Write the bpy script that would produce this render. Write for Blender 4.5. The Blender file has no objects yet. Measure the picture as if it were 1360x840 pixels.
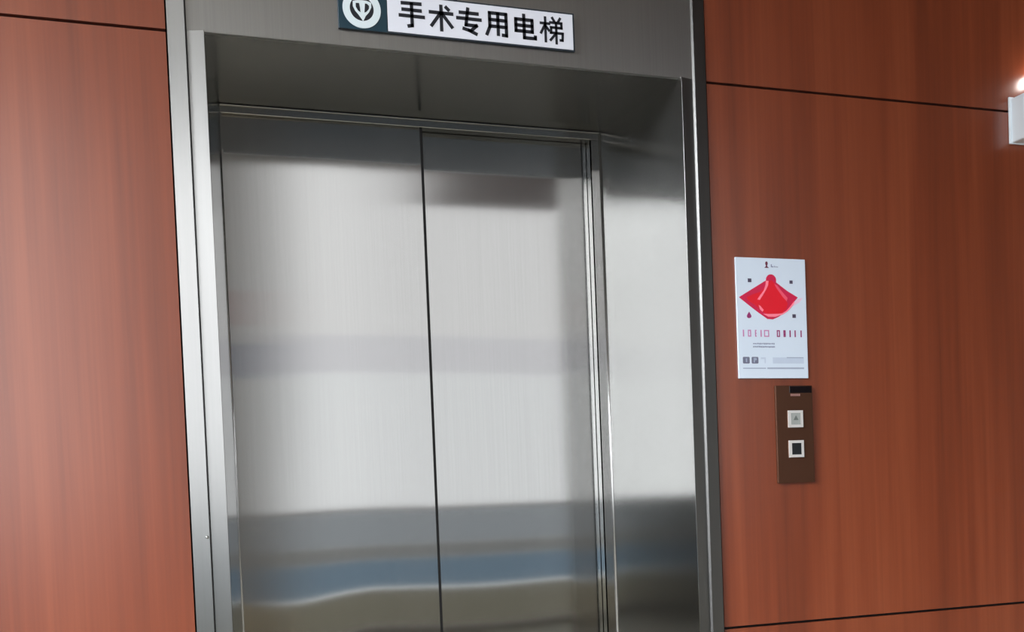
import bpy, bmesh, math
from mathutils import Matrix, Vector

sc = bpy.context.scene
COL = sc.collection

# ------------------------------------------------------------------ helpers
def link(o, parent=None):
    COL.objects.link(o)
    if parent is not None:
        o.parent = parent
    return o

def mesh_obj(name, bm, mats, parent=None, smooth=False):
    bmesh.ops.recalc_face_normals(bm, faces=bm.faces[:])
    me = bpy.data.meshes.new(name)
    bm.to_mesh(me); bm.free()
    if not isinstance(mats, (list, tuple)):
        mats = [mats]
    for m in mats:
        me.materials.append(m)
    if smooth:
        for p in me.polygons:
            p.use_smooth = True
    return link(bpy.data.objects.new(name, me), parent)

def empty(name, loc, label=None, cat=None, group=None):
    o = bpy.data.objects.new(name, None)
    o.location = loc
    o.empty_display_size = 0.05
    link(o)
    if label: o['label'] = label
    if cat: o['category'] = cat
    if group: o['group'] = group
    return o

def struct(o):
    o['kind'] = 'structure'
    return o

def box(bm, x0, x1, y0, y1, z0, z1, mi=0, bev=0.0, seg=2):
    vs = [bm.verts.new((x, y, z)) for x in (x0, x1) for y in (y0, y1) for z in (z0, z1)]
    idx = [(0, 1, 3, 2), (4, 6, 7, 5), (0, 4, 5, 1), (2, 3, 7, 6), (0, 2, 6, 4), (1, 5, 7, 3)]
    fs = [bm.faces.new([vs[i] for i in f]) for f in idx]
    for f in fs:
        f.material_index = mi
    if bev > 0:
        es = list({e for f in fs for e in f.edges})
        r = bmesh.ops.bevel(bm, geom=es, offset=bev, segments=seg, profile=0.5, affect='EDGES')
        for f in r['faces']:
            f.material_index = mi
    return fs

def extrude_xz(bm, pts, y0, y1, mi=0):
    """a closed outline in the xz plane given thickness from y0 (back) to y1 (front)"""
    n = len(pts)
    a = [bm.verts.new((x, y0, z)) for x, z in pts]
    b = [bm.verts.new((x, y1, z)) for x, z in pts]
    fs = [bm.faces.new(a), bm.faces.new(b)]
    for i in range(n):
        fs.append(bm.faces.new((a[i], a[(i + 1) % n], b[(i + 1) % n], b[i])))
    for f in fs:
        f.material_index = mi

def extrude_xy(bm, pts, z0, z1, mi=0):
    n = len(pts)
    a = [bm.verts.new((x, y, z0)) for x, y in pts]
    b = [bm.verts.new((x, y, z1)) for x, y in pts]
    fs = [bm.faces.new(a), bm.faces.new(b)]
    for i in range(n):
        fs.append(bm.faces.new((a[i], a[(i + 1) % n], b[(i + 1) % n], b[i])))
    for f in fs:
        f.material_index = mi

def disc_pts(cx, cz, rx, rz=None, n=48):
    rz = rz or rx
    return [(cx + rx * math.cos(2 * math.pi * i / n), cz + rz * math.sin(2 * math.pi * i / n)) for i in range(n)]

def ring(bm, cx, cz, r0, r1, y0, y1, n=48, c1=None):
    """annulus with thickness; c1 optionally shifts the outer circle centre"""
    ox, oz = c1 or (cx, cz)
    L = []
    for i in range(n):
        t = 2 * math.pi * i / n
        c, s = math.cos(t), math.sin(t)
        L.append([bm.verts.new(p) for p in ((cx + r0 * c, y0, cz + r0 * s), (ox + r1 * c, y0, oz + r1 * s),
                                            (ox + r1 * c, y1, oz + r1 * s), (cx + r0 * c, y1, cz + r0 * s))])
    for i in range(n):
        A, B = L[i], L[(i + 1) % n]
        for k in range(4):
            bm.faces.new((A[k], A[(k + 1) % 4], B[(k + 1) % 4], B[k]))

def stroke(bm, pts, w, y0, y1):
    """a brush stroke of constant width along a polyline in the xz plane"""
    P = [Vector(p) for p in pts]
    for i in range(len(P) - 1):
        d = (P[i + 1] - P[i]).normalized()
        n = Vector((-d.y, d.x)) * (w / 2)
        e = d * (w * 0.42)
        a, b = P[i] - e, P[i + 1] + e
        extrude_xz(bm, [tuple(a + n), tuple(a - n), tuple(b - n), tuple(b + n)], y0, y1)

# ------------------------------------------------------------------ materials
def srgb(r, g, b):
    f = lambda c: (c / 255 / 12.92) if c <= 10.3 else ((c / 255 + 0.055) / 1.055) ** 2.4
    return (f(r), f(g), f(b), 1.0)

def new_mat(name):
    m = bpy.data.materials.new(name)
    m.use_nodes = True
    nt = m.node_tree
    return m, nt, nt.nodes['Principled BSDF']

def plain(name, col, rough=0.5, metal=0.0, spec=0.5, noise=0.03, scale=40.0):
    m, nt, b = new_mat(name)
    N, L = nt.nodes, nt.links
    tc = N.new('ShaderNodeTexCoord')
    nz = N.new('ShaderNodeTexNoise'); nz.inputs['Scale'].default_value = scale
    hv = N.new('ShaderNodeHueSaturation'); hv.inputs['Color'].default_value = col
    mr = N.new('ShaderNodeMapRange')
    mr.inputs['To Min'].default_value = 1 - noise; mr.inputs['To Max'].default_value = 1 + noise
    L.new(tc.outputs['Object'], nz.inputs['Vector'])
    L.new(nz.outputs['Fac'], mr.inputs['Value'])
    L.new(mr.outputs['Result'], hv.inputs['Value'])
    L.new(hv.outputs['Color'], b.inputs['Base Color'])
    b.inputs['Roughness'].default_value = rough
    b.inputs['Metallic'].default_value = metal
    b.inputs['Specular IOR Level'].default_value = spec
    return m

def brushed(name, col, rough, aniso, tangent, stretch, var=0.06):
    """hairline stainless steel: roughness spread along 'tangent', fine streaks along the brushing"""
    m, nt, b = new_mat(name)
    N, L = nt.nodes, nt.links
    tc = N.new('ShaderNodeTexCoord')
    mp = N.new('ShaderNodeMapping'); mp.inputs['Scale'].default_value = stretch
    nz = N.new('ShaderNodeTexNoise'); nz.inputs['Scale'].default_value = 1.0; nz.inputs['Detail'].default_value = 3
    mr = N.new('ShaderNodeMapRange')
    mr.inputs['From Min'].default_value = 0.25; mr.inputs['From Max'].default_value = 0.75
    mr.inputs['To Min'].default_value = 1 - var; mr.inputs['To Max'].default_value = 1 + var
    hv = N.new('ShaderNodeHueSaturation'); hv.inputs['Color'].default_value = col
    mu = N.new('ShaderNodeMath'); mu.operation = 'MULTIPLY'; mu.inputs[1].default_value = rough
    cx = N.new('ShaderNodeCombineXYZ')
    for i in range(3):
        cx.inputs[i].default_value = tangent[i]
    L.new(tc.outputs['Object'], mp.inputs['Vector']); L.new(mp.outputs['Vector'], nz.inputs['Vector'])
    L.new(nz.outputs['Fac'], mr.inputs['Value'])
    L.new(mr.outputs['Result'], hv.inputs['Value']); L.new(hv.outputs['Color'], b.inputs['Base Color'])
    L.new(mr.outputs['Result'], mu.inputs[0]); L.new(mu.outputs[0], b.inputs['Roughness'])
    L.new(cx.outputs[0], b.inputs['Tangent'])
    b.inputs['Metallic'].default_value = 1.0
    b.inputs['Anisotropic'].default_value = aniso
    return m

def wood(name, dark, mid, light, rough=0.3, coat=0.0, spec=0.5):
    """cherry veneer with upright grain"""
    m, nt, b = new_mat(name)
    N, L = nt.nodes, nt.links
    tc = N.new('ShaderNodeTexCoord')
    def noise(scale, detail, rough_, dist=0.0):
        mp = N.new('ShaderNodeMapping'); mp.inputs['Scale'].default_value = scale
        nz = N.new('ShaderNodeTexNoise'); nz.inputs['Scale'].default_value = 1.0
        nz.inputs['Detail'].default_value = detail; nz.inputs['Roughness'].default_value = rough_
        nz.inputs['Distortion'].default_value = dist
        L.new(tc.outputs['Object'], mp.inputs['Vector']); L.new(mp.outputs['Vector'], nz.inputs['Vector'])
        return nz
    n1 = noise((7.0, 7.0, 0.35), 2, 0.5, 0.5)        # broad bands
    n2 = noise((34.0, 34.0, 0.8), 3, 0.55, 0.3)      # grain
    n3 = noise((170.0, 170.0, 3.0), 2, 0.5)          # pores
    a = N.new('ShaderNodeMath'); a.operation = 'MULTIPLY'; a.inputs[1].default_value = 0.50
    c = N.new('ShaderNodeMath'); c.operation = 'MULTIPLY_ADD'; c.inputs[1].default_value = 0.36
    d = N.new('ShaderNodeMath'); d.operation = 'MULTIPLY_ADD'; d.inputs[1].default_value = 0.14
    L.new(n1.outputs['Fac'], a.inputs[0])
    L.new(n2.outputs['Fac'], c.inputs[0]); L.new(a.outputs[0], c.inputs[2])
    L.new(n3.outputs['Fac'], d.inputs[0]); L.new(c.outputs[0], d.inputs[2])
    cr = N.new('ShaderNodeValToRGB')
    cr.color_ramp.elements[0].position = 0.34; cr.color_ramp.elements[0].color = dark
    cr.color_ramp.elements[1].position = 0.66; cr.color_ramp.elements[1].color = light
    e = cr.color_ramp.elements.new(0.5); e.color = mid
    L.new(d.outputs[0], cr.inputs['Fac']); L.new(cr.outputs['Color'], b.inputs['Base Color'])
    b.inputs['Roughness'].default_value = rough
    b.inputs['Specular IOR Level'].default_value = spec
    b.inputs['Coat Weight'].default_value = coat
    b.inputs['Coat Roughness'].default_value = 0.25
    return m

def emitter(name, col, strength):
    m, nt, b = new_mat(name)
    b.inputs['Base Color'].default_value = col
    b.inputs['Emission Color'].default_value = col
    b.inputs['Emission Strength'].default_value = strength
    return m

def glass_mat(name, tint):
    m = bpy.data.materials.new(name); m.use_nodes = True
    nt = m.node_tree; N, L = nt.nodes, nt.links
    N.remove(N['Principled BSDF'])
    t = N.new('ShaderNodeBsdfTransparent'); t.inputs['Color'].default_value = tint
    g = N.new('ShaderNodeBsdfGlossy'); g.inputs['Roughness'].default_value = 0.02
    lw = N.new('ShaderNodeLayerWeight'); lw.inputs['Blend'].default_value = 0.5
    p5 = N.new('ShaderNodeMath'); p5.operation = 'POWER'; p5.inputs[1].default_value = 5.0
    f = N.new('ShaderNodeMath'); f.operation = 'MULTIPLY_ADD'
    f.inputs[1].default_value = 0.95; f.inputs[2].default_value = 0.03
    L.new(lw.outputs['Facing'], p5.inputs[0]); L.new(p5.outputs[0], f.inputs[0])
    x = N.new('ShaderNodeMixShader')
    L.new(f.outputs[0], x.inputs[0]); L.new(t.outputs[0], x.inputs[1]); L.new(g.outputs[0], x.inputs[2])
    L.new(x.outputs[0], N['Material Output'].inputs['Surface'])
    return m

STEEL = (0.50, 0.50, 0.495, 1)
M_door = brushed('door hairline steel', STEEL, 0.088, 1.0, (1, 0, 0), (260, 260, 2.0), 0.025)
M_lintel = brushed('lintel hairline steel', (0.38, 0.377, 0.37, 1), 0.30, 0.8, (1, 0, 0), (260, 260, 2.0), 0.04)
M_jamb = brushed('jamb hairline steel', (0.42, 0.42, 0.416, 1), 0.13, 1.0, (0, 1, 0), (260, 260, 2.0), 0.04)
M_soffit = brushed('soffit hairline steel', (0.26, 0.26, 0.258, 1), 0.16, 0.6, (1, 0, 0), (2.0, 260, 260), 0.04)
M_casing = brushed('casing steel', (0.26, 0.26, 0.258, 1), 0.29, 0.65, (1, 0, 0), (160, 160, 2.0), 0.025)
M_bead = brushed('bright steel edge', (0.17, 0.17, 0.17, 1), 0.32, 0.0, (0, 0, 1), (60, 60, 2), 0.03)
M_corner = brushed('corner steel', (0.50, 0.50, 0.50, 1), 0.25, 0.0, (0, 0, 1), (60, 60, 2), 0.03)
M_gap = plain('dark gap', (0.008, 0.008, 0.009, 1), 0.8)
M_wood = wood('cherry veneer', srgb(101, 46, 26), srgb(119, 55, 31), srgb(133, 66, 39), 0.30, 1.0)
M_wood_far = wood('dark cherry veneer', srgb(60, 36, 27), srgb(72, 44, 34), srgb(84, 54, 42), 0.4)
M_wall = plain('painted plaster', srgb(120, 120, 116), 0.7)
M_grey = plain('grey wall paint', srgb(160, 162, 160), 0.6)
M_beige = plain('beige tile', srgb(190, 182, 158), 0.4)
M_blue = plain('blue vinyl', srgb(104, 150, 186), 0.5)
M_white = plain('white paint', srgb(235, 237, 240), 0.45, noise=0.01)
M_ceil = plain('ceiling white', srgb(225, 224, 218), 0.8)
M_floor = plain('beige floor tile', srgb(150, 146, 134), 0.3, scale=6)
M_glass = glass_mat('window glass', (0.97, 0.98, 0.98, 1))
M_tint = glass_mat('added grey band glass', (0.545, 0.57, 0.585, 1))  # this and the following pane tints are made up for bands mirrored in the doors
M_tdim = glass_mat('added dim band glass', (0.90, 0.90, 0.91, 1))  # slight tint added for the soft dip in the door reflection
M_tupper = glass_mat('added upper band glass', (0.955, 0.955, 0.95, 1))
M_tgrey = glass_mat('added low grey band glass', (0.47, 0.475, 0.465, 1))
M_tblue = glass_mat('added blue band glass', (0.39, 0.47, 0.53, 1))
M_tbeige = glass_mat('added beige band glass', (0.41, 0.40, 0.35, 1))

# ------------------------------------------------------------------ the setting
XL, XR, YB, ZT = -3.2, 7.2, -5.0, 3.95
W = 1.20                    # clear width of the lift opening at the wall face
ZO = 2.178                  # height of the opening
ZS2 = 0.720                 # lower seam
F0, F1 = -0.083, W + 0.086  # outer limits of the steel casing
ZF = 2.46                   # top of the steel casing

gap, th = 0.0035, 0.018
zs = [0.0, ZS2, ZO, ZT]
for x0, x1 in ((XL, F0), (F1, XR)):
    bm = bmesh.new()
    for i in range(3):
        z0 = zs[i] + (gap if i else 0.0); z1 = zs[i + 1] - (gap if i < 2 else 0.0)
        box(bm, x0, x1, 0.0, th, z0, z1, 0)
    box(bm, x0, x1, th, 0.16, 0, ZT, 1)
    struct(mesh_obj('wall_front', bm, [M_wood, M_gap]))
bm = bmesh.new()
box(bm, F0, F1, 0.0, th, ZF + 0.003, ZT, 0); box(bm, F0, F1, th, 0.16, ZF + 0.003, ZT, 1)
struct(mesh_obj('wall_front', bm, [M_wood, M_gap]))

bm = bmesh.new(); box(bm, XL, XR, YB, 0.6, -0.1, 0.0)
struct(mesh_obj('floor', bm, M_floor))
bm = bmesh.new(); box(bm, XL, XR, YB, 0.16, ZT, ZT + 0.1)
struct(mesh_obj('ceiling', bm, M_ceil))
bm = bmesh.new(); box(bm, 2.0, XR, YB + 0.02, -0.02, 3.47, ZT)
struct(mesh_obj('shading_bulkhead', bm, M_wood_far))  # unseen bulkhead added to shade the upper right wall and darken reflections
bm = bmesh.new(); box(bm, XR, XR + 0.12, YB, 0.16, 0, ZT)
struct(mesh_obj('wall_right', bm, plain('grey end wall', srgb(165, 163, 158), 0.8)))
# opposite wall with two window openings and a wood-panelled stretch on the right
WIN = [(-3.05, -0.34), (0.78, 4.20)]
WZ0, WZ1 = 0.03, 3.78
WZT = 1.03
bm = bmesh.new()
t = 0.2
segs = [(XL, -3.05), (-0.34, 0.78)]
for x0, x1 in segs:
    box(bm, x0, x1, YB - t, YB, 0.36, ZT, 0); box(bm, x0, x1, YB - t, YB, 0, 0.36, 2)
box(bm, 4.20, XR, YB - t, YB, 0, ZT, 3)
for x0, x1 in WIN:
    box(bm, x0, x1, YB - t, YB, 0, WZ0, 1)
    box(bm, x0, x1, YB - t, YB, WZ1, ZT, 0)
struct(mesh_obj('wall_opposite', bm, [M_grey, M_grey, M_beige, M_wood_far]))
for nm, m_, x0, x1, z0, z1 in (('reflected_board_1', plain('red board', srgb(150, 60, 48), 0.5), 0.42, 0.58, 2.48, 2.74), ('reflected_board_2', plain('blue board', srgb(70, 88, 120), 0.5), 0.40, 0.74, 2.08, 2.34)):
    bm = bmesh.new(); box(bm, x0, x1, YB, YB + 0.02, z0, z1, 0, 0.004)
    struct(mesh_obj(nm, bm, m_))  # unseen boards, added for the red and blue smudges reflected in the door

def window(name, axis, a0, a1, fixed, mulls, WZ0=WZ0):
    """frame of bars with panes; axis 'x' lies in the opposite wall, 'y' in the left wall"""
    bm = bmesh.new(); d0, d1 = fixed
    def bar(u0, u1, z0, z1):
        if axis == 'x': box(bm, u0, u1, d0, d1, z0, z1, 0, 0.003, 1)
        else: box(bm, d0, d1, u0, u1, z0, z1, 0, 0.003, 1)
    f = 0.02
    bar(a0, a0 + f, WZ0, WZ1); bar(a1 - f, a1, WZ0, WZ1)
    bar(a0 + f, a1 - f, WZ0, WZ0 + f); bar(a0 + f, a1 - f, WZ1 - f, WZ1)
    if WZ0 < 0.5: bar(a0 + f, a1 - f, WZT - 0.012, WZT + 0.012)
    for m_ in mulls:
        if WZ0 < 0.5: bar(m_ - 0.02, m_ + 0.02, WZ0 + f, WZT - 0.012)
        bar(m_ - 0.02, m_ + 0.02, max(WZ0 + f, WZT + 0.012), WZ1 - f)
    fr = struct(mesh_obj(name, bm, M_white))
    c = (d0 + d1) / 2
    tiers = ((WZ0 + 0.01, WZ1 - 0.02, M_glass),) if WZ0 > 0.5 else ((WZ0 + 0.01, 0.358, M_tbeige), (0.36, 0.375, M_glass), (0.377, 0.62, M_tblue), (0.622, 0.74, M_tgrey), (0.742, WZT - 0.002, M_tint), (WZT + 0.002, 2.13, M_glass), (2.132, 2.43, M_tdim), (2.432, WZ1 - 0.02, M_tupper))  # made-up tiers, tinted to set the brightness of bands the doors reflect
    for z0, z1, m_ in tiers:
        bm = bmesh.new()
        if axis == 'x': box(bm, a0 + 0.02, a1 - 0.02, c - 0.003, c + 0.003, z0, z1)
        else: box(bm, c - 0.003, c + 0.003, a0 + 0.02, a1 - 0.02, z0, z1)
        mesh_obj('pane', bm, m_, fr)
window('window_1', 'x', WIN[0][0], WIN[0][1], (YB - 0.14, YB - 0.08), [-1.65])
window('window_2', 'x', WIN[1][0], WIN[1][1], (YB - 0.14, YB - 0.08), [1.88, 3.04])
# left end wall with a broad window
bm = bmesh.new(); WY0, WY1 = -4.85, -0.7
box(bm, XL - 0.2, XL, YB, WY0, 0, ZT); box(bm, XL - 0.2, XL, WY1, 0.16, 0, ZT)
box(bm, XL - 0.2, XL, WY0, WY1, 0, WZT); box(bm, XL - 0.2, XL, WY0, WY1, WZ1, ZT)
struct(mesh_obj('wall_left', bm, M_wall))
window('window_3', 'y', WY0, WY1, (XL - 0.14, XL - 0.08), [-3.17, -1.93], WZT)
# lift shaft behind the doors
bm = bmesh.new()
box(bm, F0 - 0.1, F1 + 0.1, 1.0, 1.05, 0, ZF); box(bm, F0 - 0.1, F0 - 0.05, 0.16, 1.0, 0, ZF)
box(bm, F1 + 0.05, F1 + 0.1, 0.16, 1.0, 0, ZF); box(bm, F0 - 0.1, F1 + 0.1, 0.16, 1.05, ZF, ZF + 0.05)
box(bm, F0 - 0.1, F1 + 0.1, 0.6, 1.05, -0.1, 0)
struct(mesh_obj('wall_shaft', bm, M_gap))

# ------------------------------------------------------------------ the lift entrance
D = 0.3955                  # depth of the reveal
SP = 0.0522                 # the jambs close in by this much
ZI = ZO - 0.0087            # soffit height at the back
PR = -0.020                 # how far the casing's inner edge stands proud
ent = empty('elevator_entrance', (W / 2, 0, 0),
            'brushed steel lift entrance with two closed sliding doors set deep in the wooden wall', 'elevator')
E0 = Vector((W / 2, 0, 0))
def ep(name, bm, mats, parent=None, smooth=False):
    """part of the entrance, built in world coordinates"""
    bmesh.ops.translate(bm, verts=bm.verts[:], vec=-E0)
    return mesh_obj(name, bm, mats, parent or ent, smooth)

# casing strips: profile from the opening outwards, u = distance from the edge
def mirror(side, u):
    return W + u if side > 0 else -u
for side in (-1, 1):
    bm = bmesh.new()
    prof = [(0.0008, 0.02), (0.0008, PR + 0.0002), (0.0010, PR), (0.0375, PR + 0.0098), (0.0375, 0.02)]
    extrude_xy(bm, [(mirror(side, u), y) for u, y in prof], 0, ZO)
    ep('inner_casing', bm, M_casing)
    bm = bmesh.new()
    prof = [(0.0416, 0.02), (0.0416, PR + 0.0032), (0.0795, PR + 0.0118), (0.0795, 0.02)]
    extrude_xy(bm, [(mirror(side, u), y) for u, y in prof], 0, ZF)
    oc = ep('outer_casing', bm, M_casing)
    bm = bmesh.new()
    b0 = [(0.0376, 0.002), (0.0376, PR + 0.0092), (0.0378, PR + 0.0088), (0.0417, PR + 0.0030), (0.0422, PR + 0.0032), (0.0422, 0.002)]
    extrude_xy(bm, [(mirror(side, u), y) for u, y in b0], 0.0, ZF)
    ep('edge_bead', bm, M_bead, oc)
    if side < 0:
        bm = bmesh.new()
        bmesh.ops.create_uvsphere(bm, u_segments=16, v_segments=8, radius=0.0035,
                                  matrix=Matrix.Translation((-0.047, PR + 0.003, 1.034)))
        s = ep('screw', bm, M_corner, oc, True); s['label'] = 'tiny bright screw head'

# lintel
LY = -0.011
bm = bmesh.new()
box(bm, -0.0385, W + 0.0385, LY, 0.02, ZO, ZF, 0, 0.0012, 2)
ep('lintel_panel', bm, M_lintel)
# soffit
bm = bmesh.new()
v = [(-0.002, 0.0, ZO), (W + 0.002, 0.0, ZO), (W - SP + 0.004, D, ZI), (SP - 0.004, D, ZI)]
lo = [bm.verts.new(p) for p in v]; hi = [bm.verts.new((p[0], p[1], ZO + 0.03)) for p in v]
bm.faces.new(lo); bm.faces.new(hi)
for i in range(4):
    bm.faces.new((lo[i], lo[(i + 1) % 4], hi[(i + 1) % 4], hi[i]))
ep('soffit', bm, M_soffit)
# jambs
for side in (-1, 1):
    bm = bmesh.new()
    prof = [(0.0006, PR + 0.0003), (0.0001, PR + 0.0005), (-SP, D), (0.03, D), (0.03, 0.0215), (0.0006, 0.0215)]
    extrude_xy(bm, [(mirror(side, u), y) for u, y in prof], 0, ZO + 0.002)
    ep('jamb', bm, M_jamb)
# inner frame round the doors: header and two uprights, bright rolled edge on the reveal side
DX0, DX1, DZ = 0.0605, 1.1185, 2.146
bm = bmesh.new()
box(bm, SP - 0.004, W - SP + 0.004, D + 0.002, D + 0.014, DZ, ZI + 0.02, 0, 0.001, 1)
ep('door_header', bm, M_door)
bm = bmesh.new()
box(bm, DX0 - 0.02, DX1 + 0.02, D + 0.045, D + 0.10, DZ + 0.013, DZ + 0.03)
ep('door_track', bm, M_gap)
bm = bmesh.new()
box(bm, 0.6065, DX1 + 0.0, D + 0.014, D + 0.038, DZ + 0.0005, ZI + 0.02)
ep('header_return', bm, M_door)
bm = bmesh.new()
box(bm, DX0 - 0.012, 0.6065, D + 0.014, D + 0.016, DZ + 0.0005, ZI + 0.02)
ep('header_return', bm, M_door)
for x0, x1 in ((SP - 0.02, DX0), (DX1, W - SP + 0.02)):
    bm = bmesh.new(); box(bm, x0, x1, D + 0.002, D + 0.012, 0, DZ)
    fs = ep('door_stile', bm, M_door)
    bm = bmesh.new(); xs = (x0, x1) if x0 < 0.5 else (x0 + 0.0006, x1)
    box(bm, xs[0], xs[1], D + 0.012, D + (0.015 if x0 < 0.5 else 0.038), 0, DZ, 0)
    ep('stile_return', bm, M_jamb, fs)
for sx in (SP + 0.0005, W - SP - 0.0005):
    bm = bmesh.new()
    extrude_xy(bm, disc_pts(sx, D + 0.0, 0.0032, n=12), 0, ZI - 0.002)
    ep('corner_bead', bm, M_corner, None, True)
bm = bmesh.new()
for x0, x1 in ((SP + 0.004, W - SP - 0.004),):
    box(bm, x0, x1, D - 0.003, D + 0.002, ZI - 0.005, ZI - 0.001, 0, 0.0008, 1)
ep('header_bead', bm, M_door)

# door leaves: thin sheet steel, very slightly out of flat
def erf(a): return math.erf(a)
def door(x0, x1, y, warp, th=0.028):
    bm = bmesh.new()
    nx, nz = 48, 120
    z0, z1 = 0.012, DZ + 0.012
    G = []
    for j in range(nz + 1):
        z = z0 + (z1 - z0) * j / nz
        row = []
        for i in range(nx + 1):
            x = x0 + (x1 - x0) * i / nx
            yy = y + warp(x, z)
            row.append(bm.verts.new((x, yy, z)))
        G.append(row)
    for j in range(nz):
        for i in range(nx):
            f = bm.faces.new((G[j][i], G[j][i + 1], G[j + 1][i + 1], G[j + 1][i])); f.smooth = True
    # edges and back
    edge = [G[0][i] for i in range(nx + 1)] + [G[j][nx] for j in range(1, nz + 1)] + \
           [G[nz][i] for i in range(nx - 1, -1, -1)] + [G[j][0] for j in range(nz - 1, 0, -1)]
    back = [bm.verts.new((p.co.x, y + th, p.co.z)) for p in edge]
    edge = [bm.verts.new(p.co) for p in edge]      # own vertices, so the face keeps its flat normals at the rim
    n = len(edge)
    for i in range(n):
        bm.faces.new((edge[i], edge[(i + 1) % n], back[(i + 1) % n], back[i]))
    bm.faces.new(back)
    return bm
def bump(z, c, s):  # height profile whose slope is a gaussian about c
    return s * 0.8862 * erf((z - c) / s)
def warp_l(x, z):
    g = 0.0048 * math.cos((x - 0.17) / 0.26 * math.pi) if x < 0.43 else 0.0048 * (-1 + 0.5 * (x - 0.43) / 0.17)
    return g * bump(z, 0.77, 0.12) + 0.0012 * math.sin(x * 9 + 1) * bump(z, 1.2, 0.25)
def warp_r(x, z):
    g = -0.0010 + 0.001 * math.sin((x - 0.6) * 10)
    return g * bump(z, 0.78, 0.12) + 0.0010 * math.sin(x * 8) * bump(z, 1.5, 0.25)
dl = ep('door_panel', door(DX0 - 0.012, 0.6025, D + 0.017, warp_l, 0.014), M_door)
dr = ep('door_panel', door(0.585, DX1 + 0.012, D + 0.042, warp_r), M_door)
# return edges of the near leaf (dark rubber nosing facing the far leaf)
bm = bmesh.new(); box(bm, 0.6018, 0.6095, D + 0.0155, D + 0.033, 0.015, DZ + 0.01, 0, 0.0008, 1)
ep('rubber_edge', bm, M_gap, dl)
bm = bmesh.new(); box(bm, -0.0, W, -0.02, D + 0.10, 0.0005, 0.010, 0, 0.002, 1)
ep('threshold', bm, M_lintel)

# ------------------------------------------------------------------ the sign over the doors
sx0, sx1, sz0, sz1 = 0.306, 0.9045, 2.2155, 2.3108
SY = LY
M_signw = plain('sign white', srgb(226, 229, 241), 0.35, noise=0.008)
M_teal = plain('sign dark teal', srgb(22, 52, 66), 0.35)
M_navy = plain('sign ink', srgb(14, 18, 30), 0.5)
M_rim = plain('sign rim', srgb(34, 44, 56), 0.4)
M_logo = plain('logo white', srgb(216, 228, 235), 0.35, noise=0.008)
sign = empty('elevator_sign', (sx0, SY, sz0),
             'white sign reading 手术专用电梯 with teal emblem panel above the lift doors', 'sign')
S0 = Vector((sx0, SY, sz0))
def sp_(name, bm, m, parent=None):
    bmesh.ops.translate(bm, verts=bm.verts[:], vec=-S0)
    return mesh_obj(name, bm, m, parent or sign)
bm = bmesh.new(); box(bm, sx0, sx1, SY - 0.007, SY - 0.0002, sz0, sz1, 0, 0.0012, 2)
backing = sp_('backing_board', bm, M_rim)
bm = bmesh.new(); box(bm, 0.4245, sx1 - 0.0048, SY - 0.0082, SY - 0.0068, sz0 + 0.0034, sz1 - 0.0042, 0, 0.0004, 1)
wp = sp_('text_panel', bm, M_signw)
bm = bmesh.new(); box(bm, sx0 + 0.0005, 0.4225, SY - 0.0082, SY - 0.0068, sz0 + 0.0003, sz1 - 0.0008, 0, 0.0004, 1)
tp = sp_('emblem_panel', bm, M_teal)
yf = SY - 0.0082
cx, cz = 0.3615, 2.2655
bm = bmesh.new(); ring(bm, cx + 0.001, cz - 0.001, 0.0285, 0.0455, yf - 0.0012, yf + 0.0002)
disc_cut = sp_('emblem_ring', bm, M_logo, tp)
bm = bmesh.new(); extrude_xz(bm, disc_pts(cx + 0.001, cz - 0.001, 0.029), yf - 0.0006, yf + 0.0002)
sp_('emblem_disc', bm, M_navy, tp)
bm = bmesh.new()
shield = [(-20, 15), (-8, 18.5), (3, 19), (14, 18.5), (24, 15), (24, 4), (18, -8), (10, -17), (6, -25), (3, -30), (-1, -24), (-7, -16), (-15, -7), (-20, 3)]
extrude_xz(bm, [(cx + x * 0.001, cz + z * 0.001) for x, z in shield], yf - 0.0010, yf + 0.0002)
sp_('emblem_shield', bm, M_logo, tp)
bm = bmesh.new()
for L_ in ([(-13, 11), (-5, 11.5), (-3.5, 2), (-2.5, -9.5), (-8, -6), (-13, 2)], [(9, 12), (14, 11.5), (18.5, 7), (18, 0), (12, -7), (7, -9.5), (8, 1)]):
    extrude_xz(bm, [(cx + x * 0.001, cz + z * 0.001) for x, z in L_], yf - 0.0014, yf + 0.0002)
sp_('emblem_leaves', bm, M_navy, tp)
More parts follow.
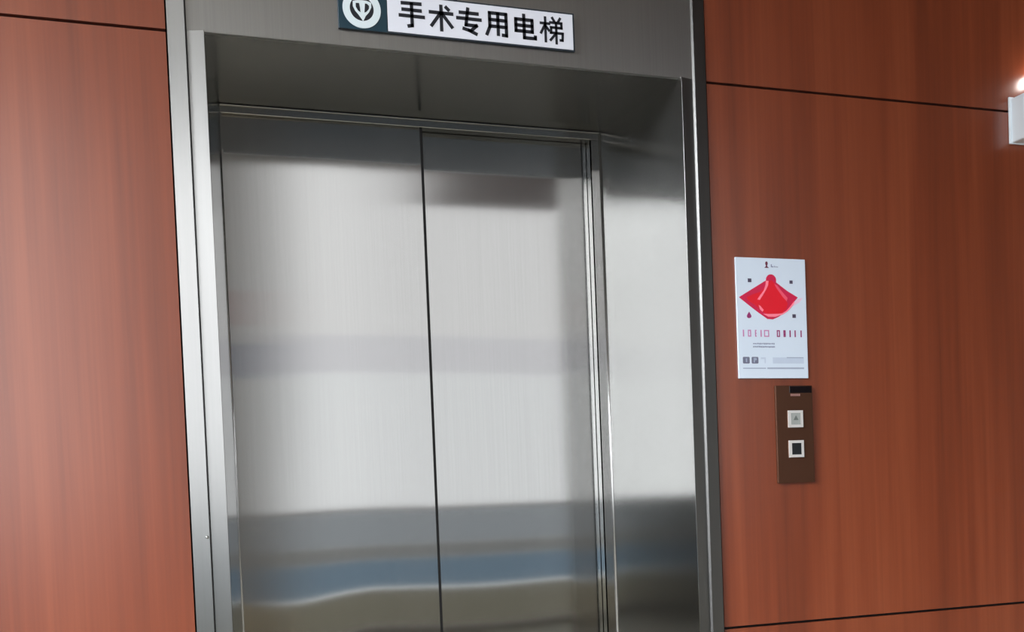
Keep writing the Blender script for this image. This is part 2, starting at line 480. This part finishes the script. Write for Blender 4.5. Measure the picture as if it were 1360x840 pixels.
# characters, strokes on a unit square (x right, z up)
CH = [
 ('手', 0.4835, 0.060, [[(.12, .93), (.86, .95)], [(.14, .68), (.86, .68)], [(.02, .44), (.98, .44)], [(.5, .93), (.5, .07), (.36, .04)]]),
 ('术', 0.5565, 0.058, [[(.03, .70), (.97, .70)], [(.5, .98), (.5, 0)], [(.45, .66), (.08, .16)], [(.55, .66), (.95, .16)], [(.72, .95), (.82, .86)]]),
 ('专', 0.6265, 0.058, [[(.12, .82), (.88, .82)], [(.0, .58), (1.0, .58)], [(.46, .99), (.36, .32), (.82, .32), (.58, .10)], [(.26, .16), (.5, .10), (.8, -.02)]]),
 ('用', 0.6985, 0.056, [[(.16, .95), (.16, .35), (.02, .02)], [(.16, .95), (.92, .95), (.92, .02), (.76, .03)], [(.16, .66), (.92, .66)], [(.16, .38), (.92, .38)], [(.54, .95), (.54, .04)]]),
 ('电', 0.7705, 0.058, [[(.10, .80), (.10, .30)], [(.10, .80), (.84, .80), (.84, .30)], [(.10, .55), (.84, .55)], [(.10, .31), (.84, .31)], [(.47, .99), (.47, .04), (.97, .04), (.97, .12)]]),
 ('梯', 0.8435, 0.060, [[(.0, .74), (.38, .74)], [(.20, .98), (.20, .0)], [(.19, .70), (.0, .34)], [(.22, .62), (.36, .46)], [(.52, .99), (.60, .86)], [(.86, .99), (.78, .86)],
   [(.42, .80), (.92, .80), (.92, .60)], [(.44, .60), (.92, .60)], [(.46, .60), (.44, .38), (.97, .38), (.95, .10), (.86, .10)], [(.68, .80), (.68, -.04)], [(.66, .36), (.42, .08)]]),
]
for ch, xc, size, strokes in CH:
    bm = bmesh.new()
    w = 0.0082 if ch != '梯' else 0.0064
    for s in strokes:
        stroke(bm, [(xc - size / 2 + x * size, 2.2635 - size / 2 + z * size) for x, z in s], w, yf + 0.0002, yf - 0.0007)
    o = sp_('character', bm, M_navy, wp)
    o['label'] = 'dark character ' + ch
bm = bmesh.new()
extrude_xz(bm, disc_pts(0.585, 2.3118, 0.014, 0.005, 24), SY - 0.006, SY - 0.0002)
sp_('mounting_clip', bm, M_rim, backing)

# ------------------------------------------------------------------ the poster
PX, PZ = 1.352, 1.393
M_paper = plain('poster white', srgb(202, 214, 230), 0.3, noise=0.008)
M_red = plain('poster red', srgb(214, 20, 40), 0.3)
M_crim = plain('poster crimson', srgb(196, 30, 72), 0.3)
M_pink = plain('poster pink', srgb(246, 130, 150), 0.3)
M_pale = plain('poster pale pink', srgb(226, 190, 214), 0.3)
M_ink = plain('poster ink', srgb(70, 62, 84), 0.4)
M_plum = plain('poster plum', srgb(140, 40, 100), 0.4)
M_mauve = plain('poster mauve', srgb(186, 120, 168), 0.4)
M_lite = plain('poster grey print', srgb(150, 160, 182), 0.4)
M_mid = plain('poster mid grey', srgb(128, 134, 160), 0.4)
M_tone = plain('poster tint', srgb(184, 196, 216), 0.4)
poster = empty('poster', (PX, 0, PZ),
               'white poster with a red diamond picture on the wood wall right of the lift', 'poster')
def pp(name, bm, m, parent=None):
    return mesh_obj(name, bm, m, parent or poster)
bm = bmesh.new()
box(bm, 0, 0.2175, -0.006, -0.0002, 0, 0.3255, 0, 0.001, 2)
board = pp('board', bm, M_paper)
YP = -0.006
def flat(bm, pts, lvl):
    extrude_xz(bm, [(x * 0.001, z * 0.001) for x, z in pts], YP + 0.0002, YP - 0.0002 * (lvl + 1))
def rect(bm, x0, x1, z0, z1, lvl=0):
    flat(bm, [(x0, z0), (x1, z0), (x1, z1), (x0, z1)], lvl)
bm = bmesh.new()
flat(bm, [(7, 218), (50, 242), (90, 264), (108, 272), (126, 259), (158, 238), (191, 221), (179, 209), (165, 192), (150, 180), (128, 167), (110, 160), (93, 161), (62, 180), (34, 199)], 0)
art = pp('diamond_picture', bm, M_crim, board); art['label'] = 'red diamond picture'
bm = bmesh.new(); flat(bm, disc_pts(108, 266, 16, 16, 32), 1)
pp('round_top', bm, M_crim, art)
bm = bmesh.new()
flat(bm, [(96, 262), (110, 266), (121, 256), (134, 236), (150, 216), (158, 204), (153, 190), (140, 178), (118, 171), (98, 172), (80, 180), (56, 198), (38, 208), (30, 218), (48, 226), (74, 234), (88, 246)], 2)
pp('red_drop', bm, M_red, art)
bm = bmesh.new()
flat(bm, [(92, 264), (100, 264), (98, 252), (90, 238), (80, 224), (71, 212), (63, 213), (72, 224), (84, 238), (90, 252)], 3)
flat(bm, [(67, 198), (72, 196), (82, 185), (78, 180), (70, 187)], 3)
flat(bm, [(80, 175), (96, 174.5), (128, 175.5), (140, 177), (153, 184), (166, 196), (178, 210), (180, 207), (168, 192), (156, 182), (140, 173), (118, 167), (96, 167)], 3)
pp('highlight', bm, M_pink, art)
bm = bmesh.new()
flat(bm, [(118, 256), (127, 252), (140, 237), (158, 219), (155, 210), (144, 220), (132, 235), (122, 248)], 4)
pp('soft_highlight', bm, plain('poster rose', srgb(228, 84, 108), 0.3), art)
bm = bmesh.new(); flat(bm, [(206, 220), (196, 208), (182, 201), (168, 193), (178, 206), (188, 216)], 0)
pp('pale_tail', bm, M_pale, art)
for a in ((36, 47, 259, 269), (166, 176, 258, 267), (172, 183, 165, 175)):
    bm = bmesh.new(); rect(bm, *a)
    pp('square_mark', bm, M_ink, board)
bm = bmesh.new(); flat(bm, [(37, 180), (32, 173), (29.5, 168), (31, 163.5), (36, 162), (42, 163.5), (44, 168), (41, 174)], 0)
pp('plum_drop', bm, M_plum, board)
bm = bmesh.new(); flat(bm, disc_pts(95.5, 311, 4, 5.5, 16), 0); flat(bm, [(93.5, 306), (97.5, 306), (98, 303), (103, 299), (88, 299), (93, 303)], 0)
pp('logo_figure', bm, plain('poster wine', srgb(96, 28, 56), 0.4), board)
bm = bmesh.new()
for x0, x1, z0, z1 in ((109, 112, 301, 309), (112, 117, 301, 304), (119, 122, 301, 305), (124, 127, 301, 304), (128.5, 131, 301, 303.5)):
    rect(bm, x0, x1, z0, z1)
pp('logo_lettering', bm, M_mid, board)
# headline: two words of five narrow letters
def letter(bm, kind, x0, x1):
    z0, z1, w = 112.5, 131, 3.2
    if kind == 'l': rect(bm, (x0 + x1) / 2 - 2, (x0 + x1) / 2 + 2, z0, z1)
    elif kind == 'o':
        rect(bm, x0, x0 + w, z0, z1); rect(bm, x1 - w, x1, z0, z1); rect(bm, x0 + w, x1 - w, z1 - 3, z1); rect(bm, x0 + w, x1 - w, z0, z0 + 3)
    elif kind == 'e':
        rect(bm, x0, x0 + w, z0, z1); rect(bm, x0 + w, x1, z1 - 3, z1); rect(bm, x0 + w, x1, z0, z0 + 3); rect(bm, x0 + w, x1, 120.5, 123)
    elif kind == 'a':
        rect(bm, x0, x0 + w, z0, z1); rect(bm, x1 - w, x1, z0, z1); rect(bm, x0 + w, x1 - w, z1 - 3, z1); rect(bm, x0 + w, x1 - w, 118, 121)
for kinds, m_ in ((((15, 20, 'l'), (31, 41, 'o'), (53, 58, 'e'), (69, 75, 'l'), (81, 97, 'o')), M_mauve),
                  (((121, 131, 'o'), (142, 149, 'a'), (160, 166, 'l'), (177, 181, 'l'), (196, 200, 'l')), M_plum)):
    bm = bmesh.new()
    for x0, x1, k in kinds: letter(bm, k, x0, x1)
    pp('headline_word', bm, m_, board)
bm = bmesh.new()
import random
random.seed(5)
for z0, z1, xe in ((91.5, 96, 113), (83, 88, 114)):
    x = 46.0
    while x < xe:
        wd = random.uniform(2.2, 4.5)
        rect(bm, x, min(x + wd, xe), z0 + random.uniform(0, 1.0), z1 - random.uniform(0, 0.8)); x += wd + 1.0
pp('small_lettering', bm, M_mid, board)
bm = bmesh.new()
for x0 in (13, 40):
    flat(bm, [(x0 + 2, 40), (x0 + 19, 40), (x0 + 21, 42), (x0 + 21, 56), (x0 + 19, 58), (x0 + 2, 58), (x0, 56), (x0, 42)], 0)
pp('grey_icons', bm, plain('poster icon grey', srgb(104, 106, 128), 0.4), board)
bm = bmesh.new()
flat(bm, [(22, 44), (26, 44), (26, 54), (22, 54)], 1); flat(bm, [(46, 43), (50, 43), (50, 48), (55, 49), (56, 53), (54, 55.5), (46, 55.5)], 1)
pp('icon_glyph', bm, M_lite, board)
bm = bmesh.new()
rect(bm, 69, 84, 52, 57); rect(bm, 80, 84, 41, 52); rect(bm, 106, 204, 40, 57)
pp('footer_block', bm, M_tone, board)
bm = bmesh.new(); rect(bm, 150, 203, 55, 57.5, 1); rect(bm, 13, 84, 26, 28.8); rect(bm, 88, 204, 25.4, 29.4)
pp('footer_line', bm, M_lite, board)

# ------------------------------------------------------------------ the call panel
CX, CZ = 1.4620, 1.1065
M_bronze = plain('bronze mirror plate', srgb(100, 68, 53), 0.16, 0.6, noise=0.01)
M_black = plain('display black', (0.006, 0.004, 0.005, 1), 0.15)
M_chrome = plain('button chrome', (0.82, 0.80, 0.79, 1), 0.3, 0.5, noise=0.01)
M_btn = plain('button glass', (0.015, 0.017, 0.02, 1), 0.2)
M_btng = plain('button grey', srgb(150, 154, 152), 0.3)
M_print = plain('panel print', srgb(150, 112, 108), 0.5)
panel = empty('call_panel', (CX, 0, CZ),
              'narrow bronze lift call panel with two square buttons below the poster', 'call panel')
def cp(name, bm, m, parent=None):
    return mesh_obj(name, bm, m, parent or panel)
bm = bmesh.new(); box(bm, 0, 0.1165, -0.009, -0.0002, 0, 0.2665, 0, 0.0016, 2)
plate = cp('face_plate', bm, M_bronze)
bm = bmesh.new(); box(bm, 0.0435, 0.1135, -0.0098, -0.0085, 0.246, 0.2645, 0, 0.0004, 1)
cp('display_window', bm, M_black)
bm = bmesh.new()
for i in range(6):
    x = 0.0465 + i * 0.0052
    box(bm, x, x + 0.0040, -0.0093, -0.0088, 0.2375, 0.2435)
cp('printed_mark', bm, M_print, plate)
def button(z, lit):
    b = 0.0465
    x0 = 0.0355
    bm = bmesh.new()
    for a in ((x0, x0 + 0.0085, z, z + b), (x0 + b - 0.0075, x0 + b, z, z + b), (x0 + 0.0085, x0 + b - 0.0075, z, z + 0.0075), (x0 + 0.0085, x0 + b - 0.0075, z + b - 0.0075, z + b)):
        box(bm, a[0], a[1], -0.0125, -0.0088, a[2], a[3])
    bt = cp('call_button', bm, M_chrome)
    bm = bmesh.new(); box(bm, x0 + 0.0085, x0 + b - 0.0075, -0.0118, -0.0088, z + 0.0075, z + b - 0.0075, 0, 0.0006, 1)
    cap = cp('button_cap', bm, M_btng if lit else M_btn, bt)
    if lit:
        bt['label'] = 'pale grey square button, the upper one'
        bm = bmesh.new()
        extrude_xz(bm, [(x0 + 0.016, z + 0.020), (x0 + 0.032, z + 0.020), (x0 + 0.024, z + 0.033)], -0.0124, -0.0117)
        cp('up_arrow', bm, plain('arrow grey', srgb(96, 102, 100), 0.4), bt)
    else:
        bt['label'] = 'dark square button in a bright rim, the lower one'
button(0.1515, True)
button(0.0695, False)

# ------------------------------------------------------------------ the emergency light at the right edge
LX = 2.287
M_case = plain('lamp case white', srgb(220, 230, 238), 0.4, noise=0.01)
M_caseg = plain('lamp case front', srgb(196, 210, 206), 0.4, noise=0.01)
lamp = empty('emergency_light', (LX, 0, 2.085),
             'white box-shaped emergency light with a glowing lamp on top at the right edge', 'emergency light')
bm = bmesh.new(); box(bm, 0.008, 0.268, -0.055, -0.0002, 0, 0.130, 0, 0.004, 2)
case = mesh_obj('case', bm, M_case, lamp)
bm = bmesh.new(); box(bm, 0.012, 0.264, -0.058, -0.0545, 0.004, 0.126, 0, 0.002, 2)
mesh_obj('front_cover', bm, M_caseg, lamp)
bm = bmesh.new(); box(bm, 0.0, 0.276, -0.006, -0.0002, -0.003, 0.134, 0, 0.002, 2)
mesh_obj('back_plate', bm, M_case, lamp)
M_led = emitter('lamp glow', (1.0, 0.95, 0.9, 1), 22.0)
for hx in (0.100, 0.196):
    bm = bmesh.new()
    bmesh.ops.create_cone(bm, cap_ends=True, segments=24, radius1=0.015, radius2=0.011, depth=0.048,
                          matrix=Matrix.Translation((hx, -0.034, 0.153)))
    so = mesh_obj('lamp_socket', bm, M_case, lamp)
    bm = bmesh.new()
    bmesh.ops.create_uvsphere(bm, u_segments=24, v_segments=14, radius=0.020,
                              matrix=Matrix.Translation((hx, -0.034, 0.193)))
    mesh_obj('globe', bm, M_led, so, True)

# ------------------------------------------------------------------ light
SKY_R, SKY_L, SKY_SUN, SKY_VEIL, FILL = 1.36, 4.25, 1.0, 60.0, 2.5
wd = bpy.data.worlds.new('World'); sc.world = wd; wd.use_nodes = True
bg = wd.node_tree.nodes['Background']
# overcast sky, brightest towards the veiled sun on the left (-x); darker ground below the horizon
wn, wl = wd.node_tree.nodes, wd.node_tree.links
tcw = wn.new('ShaderNodeTexCoord')
sep = wn.new('ShaderNodeSeparateXYZ')
wl.new(tcw.outputs['Generated'], sep.inputs[0])
ramp = wn.new('ShaderNodeMapRange'); ramp.interpolation_type = 'SMOOTHSTEP'
for k_, v_ in (('From Min', 0.25), ('From Max', -0.30), ('To Min', SKY_R), ('To Max', SKY_L)):
    ramp.inputs[k_].default_value = v_
glow = wn.new('ShaderNodeMapRange'); glow.interpolation_type = 'SMOOTHSTEP'
for k_, v_ in (('From Min', -0.70), ('From Max', -0.90), ('To Min', 0.0), ('To Max', SKY_SUN)):
    glow.inputs[k_].default_value = v_
gnd = wn.new('ShaderNodeMapRange'); gnd.interpolation_type = 'SMOOTHSTEP'
for k_, v_ in (('From Min', -0.35), ('From Max', -0.12), ('To Min', 0.25), ('To Max', 1.0)):
    gnd.inputs[k_].default_value = v_
addn = wn.new('ShaderNodeMath'); addn.operation = 'ADD'
muln = wn.new('ShaderNodeMath'); muln.operation = 'MULTIPLY'
wl.new(sep.outputs['X'], ramp.inputs['Value']); wl.new(sep.outputs['X'], glow.inputs['Value']); wl.new(sep.outputs['Z'], gnd.inputs['Value'])
# the veiled sun itself: a soft bright patch low in the sky, seen through the left window
sdot = wn.new('ShaderNodeVectorMath'); sdot.operation = 'DOT_PRODUCT'
sdot.inputs[1].default_value = Vector((-0.81, -0.36, 0.46)).normalized()
veil = wn.new('ShaderNodeMapRange'); veil.interpolation_type = 'SMOOTHSTEP'
for k_, v_ in (('From Min', 0.950), ('From Max', 0.988), ('To Min', 0.0), ('To Max', SKY_VEIL)):
    veil.inputs[k_].default_value = v_
add2 = wn.new('ShaderNodeMath'); add2.operation = 'ADD'
wl.new(tcw.outputs['Generated'], sdot.inputs[0]); wl.new(sdot.outputs['Value'], veil.inputs['Value'])
wl.new(ramp.outputs['Result'], addn.inputs[0]); wl.new(glow.outputs['Result'], addn.inputs[1])
wl.new(addn.outputs[0], add2.inputs[0]); wl.new(veil.outputs['Result'], add2.inputs[1]); wl.new(add2.outputs[0], muln.inputs[0]); wl.new(gnd.outputs['Result'], muln.inputs[1])
wl.new(muln.outputs[0], bg.inputs['Strength'])
bg.inputs['Color'].default_value = (0.98, 0.985, 1.0, 1)
def portal(name, loc, rot, sx, sy):
    l = bpy.data.lights.new(name, 'AREA'); l.shape = 'RECTANGLE'; l.size = sx; l.size_y = sy
    l.cycles.is_portal = True
    o = bpy.data.objects.new(name, l); o.location = loc; o.rotation_euler = rot
    link(o); return o
zc, hz = (WZ0 + WZ1) / 2, WZ1 - WZ0
for i, (x0, x1) in enumerate(WIN):
    portal('window_daylight', ((x0 + x1) / 2, YB - 0.18, zc), (math.radians(90), 0, 0), x1 - x0, hz)
portal('window_daylight', (XL - 0.18, (WY0 + WY1) / 2, zc), (math.radians(90), 0, math.radians(-90)), WY1 - WY0, hz)
# unseen glowing ceiling panels, added as fill to lift the hall's ambient light
M_fill = emitter('added ceiling fill', (1.0, 0.97, 0.92, 1), FILL)
for i, (x, y) in enumerate(((-2.4, -3.2), (-1.2, -3.2))):
    bm = bmesh.new(); box(bm, x - 0.3, x + 0.3, y - 0.3, y + 0.3, ZT - 0.012, ZT - 0.001, 0, 0.003, 1)
    struct(mesh_obj('added_ceiling_fill', bm, M_fill))

# ------------------------------------------------------------------ camera
YAW, PITCH, ROLL, FPX, PPY = 0.3231008, -0.0330861, -0.0396922, 1415.5358, 706.4009
cy, sy, cpi, spi = math.cos(YAW), math.sin(YAW), math.cos(PITCH), math.sin(PITCH)
fwd = Vector((sy * cpi, cy * cpi, spi)); rgt = Vector((cy, -sy, 0)); up = rgt.cross(fwd)
c, s = math.cos(ROLL), math.sin(ROLL)
R_ = c * rgt + s * up; U_ = -s * rgt + c * up
cam = bpy.data.cameras.new('camera')
cam.sensor_fit = 'HORIZONTAL'; cam.sensor_width = 36.0
cam.lens = FPX * 36.0 / 1360.0
cam.shift_y = (PPY - 420.0) / 1360.0
cam.clip_start = 0.05
co = bpy.data.objects.new('camera', cam); link(co)
m3 = Matrix((R_, U_, -fwd)).transposed()
co.matrix_world = Matrix.Translation((-0.159558, -2.541323, 1.10)) @ m3.to_4x4()
sc.camera = co

sc.view_settings.view_transform = 'Standard'
sc.view_settings.look = 'None'
sc.view_settings.exposure = 0.0
sc.view_settings.gamma = 1.0
sc.view_settings.use_curve_mapping = False
sc.cycles.use_denoising = True
sc.cycles.max_bounces = 12
sc.cycles.glossy_bounces = 8
sc.cycles.diffuse_bounces = 6
sc.cycles.transparent_max_bounces = 12
sc.cycles.caustics_reflective = False
sc.cycles.sample_clamp_indirect = 6.0
